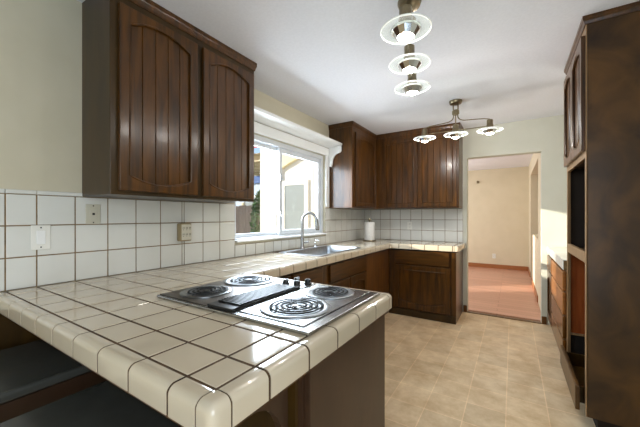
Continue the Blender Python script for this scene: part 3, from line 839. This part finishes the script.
# ------------------------------------------------------------------ counter stools
def stool(label, x0, x1, y0, y1, zt):
    cx, cy = (x0+x1)/2, (y0+y1)/2; w, d = x1-x0, y1-y0
    r = thing('counter_stool', label, 'stool', (cx, cy, 0), 0, 'counter stools under the peninsula')
    MB().box(-w/2, w/2, -d/2, d/2, zt-.035, zt).build('seat', M['leather'], r, bev=.012, seg=4, smooth=True)
    MB().box(-w/2+.004, w/2-.004, -d/2+.012, d/2-.012, zt-.125, zt-.0355).build('apron', M['wood_pen'], r, bev=.003)
    for sx in (-1, 1):
        for sy in (-1, 1):
            lx, ly = sx*(w/2-.035), sy*(d/2-.035)
            lg = MB().prism([(-.018, -.018), (.018, -.018), (.018, .018), (-.018, .018)], 0, zt-.1255, 'z').build('leg', M['wood_pen'], r, bev=.003)
            lg.location = (lx, ly, 0)
    a, b = w/2-.054, d/2-.054
    for y in (b+.008, -b-.03): MB().box(-a, a, y, y+.022, .2, .235).build('footrest', M['wood'], r)
    return r
stool('black leather counter stool tucked under the peninsula next to the left wall', .095, .575, -.25, .26, .68)
stool('black leather counter stool tucked under the peninsula, farther from the left wall', .755, 1.235, -.25, .26, .68)

# ------------------------------------------------------------------ ceiling light fixtures
def lamp_head(parent, x, y, watts):
    # z = 0 at the glass disc
    h = MB().lathe([(0, .016), (.030, .016), (.030, .05), (.027, .055), (.027, .095), (.020, .10), (0, .10)], (0, 0, 0), 24).build('lamp_head', M['nickel'], parent, smooth=True)
    h.location = (x, y, 0)
    MB().ring([(.062, -.003), (.106, -.003), (.106, .003), (.062, .003)], (0, 0, 0), 48).build('glass_disc', M['disc'], h)
    MB().ring([(.106, -.0038), (.1095, -.0025), (.1095, .0025), (.106, .0038)], (0, 0, 0), 48).build('disc_rim', M['discrim'], h, smooth=True)
    MB().ring([(.058, -.004), (.0635, -.004), (.0635, .004), (.058, .004)], (0, 0, 0), 48).build('inner_ring', M['discrim'], h)
    MB().lathe([(.030, .016), (.060, .0045), (.060, -.004), (.041, -.032), (.037, -.032), (.052, -.006), (.030, .010)], (0, 0, 0), 12, closed=True).build('reflector', M['chrome'], h)
    MB().lathe([(0, -.044), (.014, -.042), (.027, -.036), (.035, -.028), (.036, -.02), (.0, -.01)], (0, 0, 0), 24).build('bulb', M['bulb'], h, smooth=True)
    l = lamp('lamp_glow', 'POINT', (0, 0, -.062), watts, (1.0, .965, .93), shadow_soft_size=.014)
    l.parent = h
    return h
def fixture(label, cx, cy, rz, sp, drop, watts):
    r = thing('ceiling_light', label, 'ceiling light', (cx, cy, ZC-drop), rz, 'three-lamp ceiling lights')
    zt = drop-.001
    MB().lathe([(0, zt), (.062, zt), (.062, zt-.012), (.055, zt-.028), (.02, zt-.034), (0, zt-.034)], (0, 0, 0), 32).build('canopy', M['nickel'], r, smooth=True)
    MB().tube([(-.022, 0, zt-.03), (-.022, 0, zt-.095)], .006, 8).tube([(.022, 0, zt-.03), (.022, 0, zt-.095)], .006, 8).build('post', M['nickel'], r, smooth=True)
    MB().lathe([(0, zt-.14), (.022, zt-.14), (.034, zt-.13), (.034, zt-.10), (.024, zt-.09), (0, zt-.09)], (0, 0, 0), 24).build('collar', M['nickel'], r, smooth=True)
    MB().tube([(0, 0, .101), (0, 0, zt-.135)], .006, 8).build('stem', M['nickel'], r, smooth=True)
    for s_ in (-1, 1):
        pts = [(s_*.020, 0, zt-.135)]
        for i in range(9):
            a = i/8*PI/2
            pts.append((s_*(.020+.075*(1-math.cos(a))), 0, zt-.155-.05*math.sin(a)*1.0))
        z_end = .105
        pts += [(s_*(sp-.05), 0, z_end+.012), (s_*sp, 0, z_end)]
        MB().tube(pts, .0048, 8).build('arm', M['nickel'], r, smooth=True)
    MB().tube([(-sp+.03, 0, .04), (-.031, 0, .04)], .004, 8).tube([(.031, 0, .04), (sp-.03, 0, .04)], .004, 8).build('cross_rod', M['nickel'], r, smooth=True)
    for x in (-sp, 0, sp): lamp_head(r, x, 0, watts)
    return r
fixture('three-lamp ceiling light with glass discs nearest the camera, seen end-on above the cooktop', 1.505, 1.285, math.atan2(.62, -.144), .318, .34, 2.5)
fixture('three-lamp ceiling light with curved arms, farther back near the corner cabinet', 1.492, 2.945, math.radians(2), .30, .335, 6.0)

# ------------------------------------------------------------------ outdoors beyond the window
struct(MB().box(-14, -.16, -4, 14, -.2, -.1), 'ground', M['earth'], 'pale paved yard outside the window')
gw = thing('house_wing', 'sunlit white stucco wing of the house with a gable, seen through the right window pane', 'building')
MB().prism([(-3.02, -.1), (-.6, -.1), (-.6, 2.25), (-1.62, 2.66), (-2.5, 2.31), (-3.02, 2.31)], 5.0, 5.2, 'y').build('wall', M['stucco'], gw)
MB().box(-3.02, -2.54, 4.88, 4.999, -.1, 2.95).build('pilaster', M['stucco'], gw)
fo = MB().box(-2.44, -2.36, 4.96, 4.999, -.1, 2.05).box(-1.81, -1.72, 4.96, 4.999, -.1, 2.05).box(-2.36, -1.81, 4.96, 4.999, 1.96, 2.05).build('door_frame', M['white'], gw)
MB().box(-2.36, -1.81, 4.975, 4.99, -.1, 1.96).build('door_glass', M['greyglass'], fo)
rs = MB().prism([(-2.53, 2.30), (-1.62, 2.665), (-.6, 2.26), (-.6, 2.80), (-1.62, 3.2), (-2.53, 2.85)], 4.90, 5.25, 'y')
rs.build('gable_roof', M['soffit'], gw)
pc = thing('patio_cover', 'cream wooden patio cover with rafters, seen high in the left window pane', 'patio cover')
for k in range(6):
    MB().box(-6.4, -3.3, 5.4+.4*k, 5.48+.4*k, 2.70, 2.85).build('rafter', M['soffit'], pc)
MB().box(-6.5, -3.3, 5.3, 7.6, 2.855, 2.88).build('roof_boards', M['soffit'], pc)
for x in (-6.4, -3.42):
    MB().box(x, x+.1, 7.44, 7.54, -.1, 2.69).build('post', M['soffit'], pc)
aw = thing('red_awning', 'red fabric awning on two posts at the top of the left window pane', 'awning')
MB().prism([(4.90, 2.90), (5.27, 3.05), (5.27, 3.08), (4.90, 2.93)], -5.0, -3.12, 'x').build('fabric', M['red'], aw)
for x in (-4.98, -3.16):
    MB().tube([(x, 5.2, -.1), (x, 5.2, 3.02)], .02, 8).build('post', M['white'], aw)
bs = thing('blue_shade', 'dark blue fabric shade band beyond the patio cover', 'shade')
MB().box(-7.5, -3.5, 7.9, 7.93, 2.50, 2.82).build('fabric', M['blue'], bs, bev=.01)
for x in (-7.4, -3.6):
    MB().tube([(x, 7.96, -.1), (x, 7.96, 2.85)], .03, 8).build('pole', M['white'], bs)
nh = thing('neighbour_house', 'pale blue neighbouring house behind the fence', 'building')
MB().box(-12, -3.4, 10.4, 10.8, -.1, 2.9).build('wall', M['paleblue'], nh)
for x in (-9.5, -7.6, -5.7):
    f = MB().box(x, x+1.1, 10.36, 10.399, 1.1, 2.3).build('window', M['white'], nh)
    MB().box(x+.08, x+1.02, 10.35, 10.359, 1.18, 2.22).build('pane', M['greyglass'], f)
MB().prism([(10.1, 2.92), (11.1, 2.92), (10.9, 3.3), (10.4, 3.3)], -12.2, -3.2, 'x').build('roof', M['fence'], nh)
fe = thing('wooden_fence', 'weathered dark board fence at the bottom of the left window pane', 'fence')
fm = MB()
for k in range(22): fm.box(-8.0+.16*k, -8.0+.16*k+.152, 6.58, 6.61, -.1, 1.62+.015*math.sin(k*2.1))
fm.build('board', M['fence'], fe)
for z in (.3, 1.2): MB().box(-8.0, -4.5, 6.615, 6.66, z, z+.1).build('rail', M['fence'], fe)
def shrub(label, x, y, r, h, seed, z0=-.1):
    rnd = random.Random(seed)
    t = thing('shrub', label, 'shrub', (x, y, z0))
    m = MB()
    for k in range(700):
        th = rnd.uniform(0, 2*PI); ph = math.acos(rnd.uniform(-1, 1)); q = rnd.uniform(.55, 1)**.5
        p = Vector((r*q*math.sin(ph)*math.cos(th), r*q*math.sin(ph)*math.sin(th), h*.55+h*.45*q*math.cos(ph)))
        u = Vector((rnd.gauss(0, 1), rnd.gauss(0, 1), rnd.gauss(0, 1))).normalized(); v = u.orthogonal().normalized()
        a = rnd.uniform(.04, .075)
        m.add([p-u*a*1.6, p+v*a*.6, p+u*a*1.6, p-v*a*.6], [(0, 1, 2, 3)])
    m.build('foliage', M['leaf'], t)
    MB().tube([(0, 0, 0), (.02, .01, h*.3), (0, 0, h*.6)], [.04, .03, .015], 8).build('stem', M['fence'], t)
shrub('leafy green shrub beside the fence outside the left window pane', -4.22, 6.16, .27, 2.1, 3)
shrub('green shrub rising behind the leafy one, past the end of the fence', -4.5, 7.0, .3, 2.2, 4)
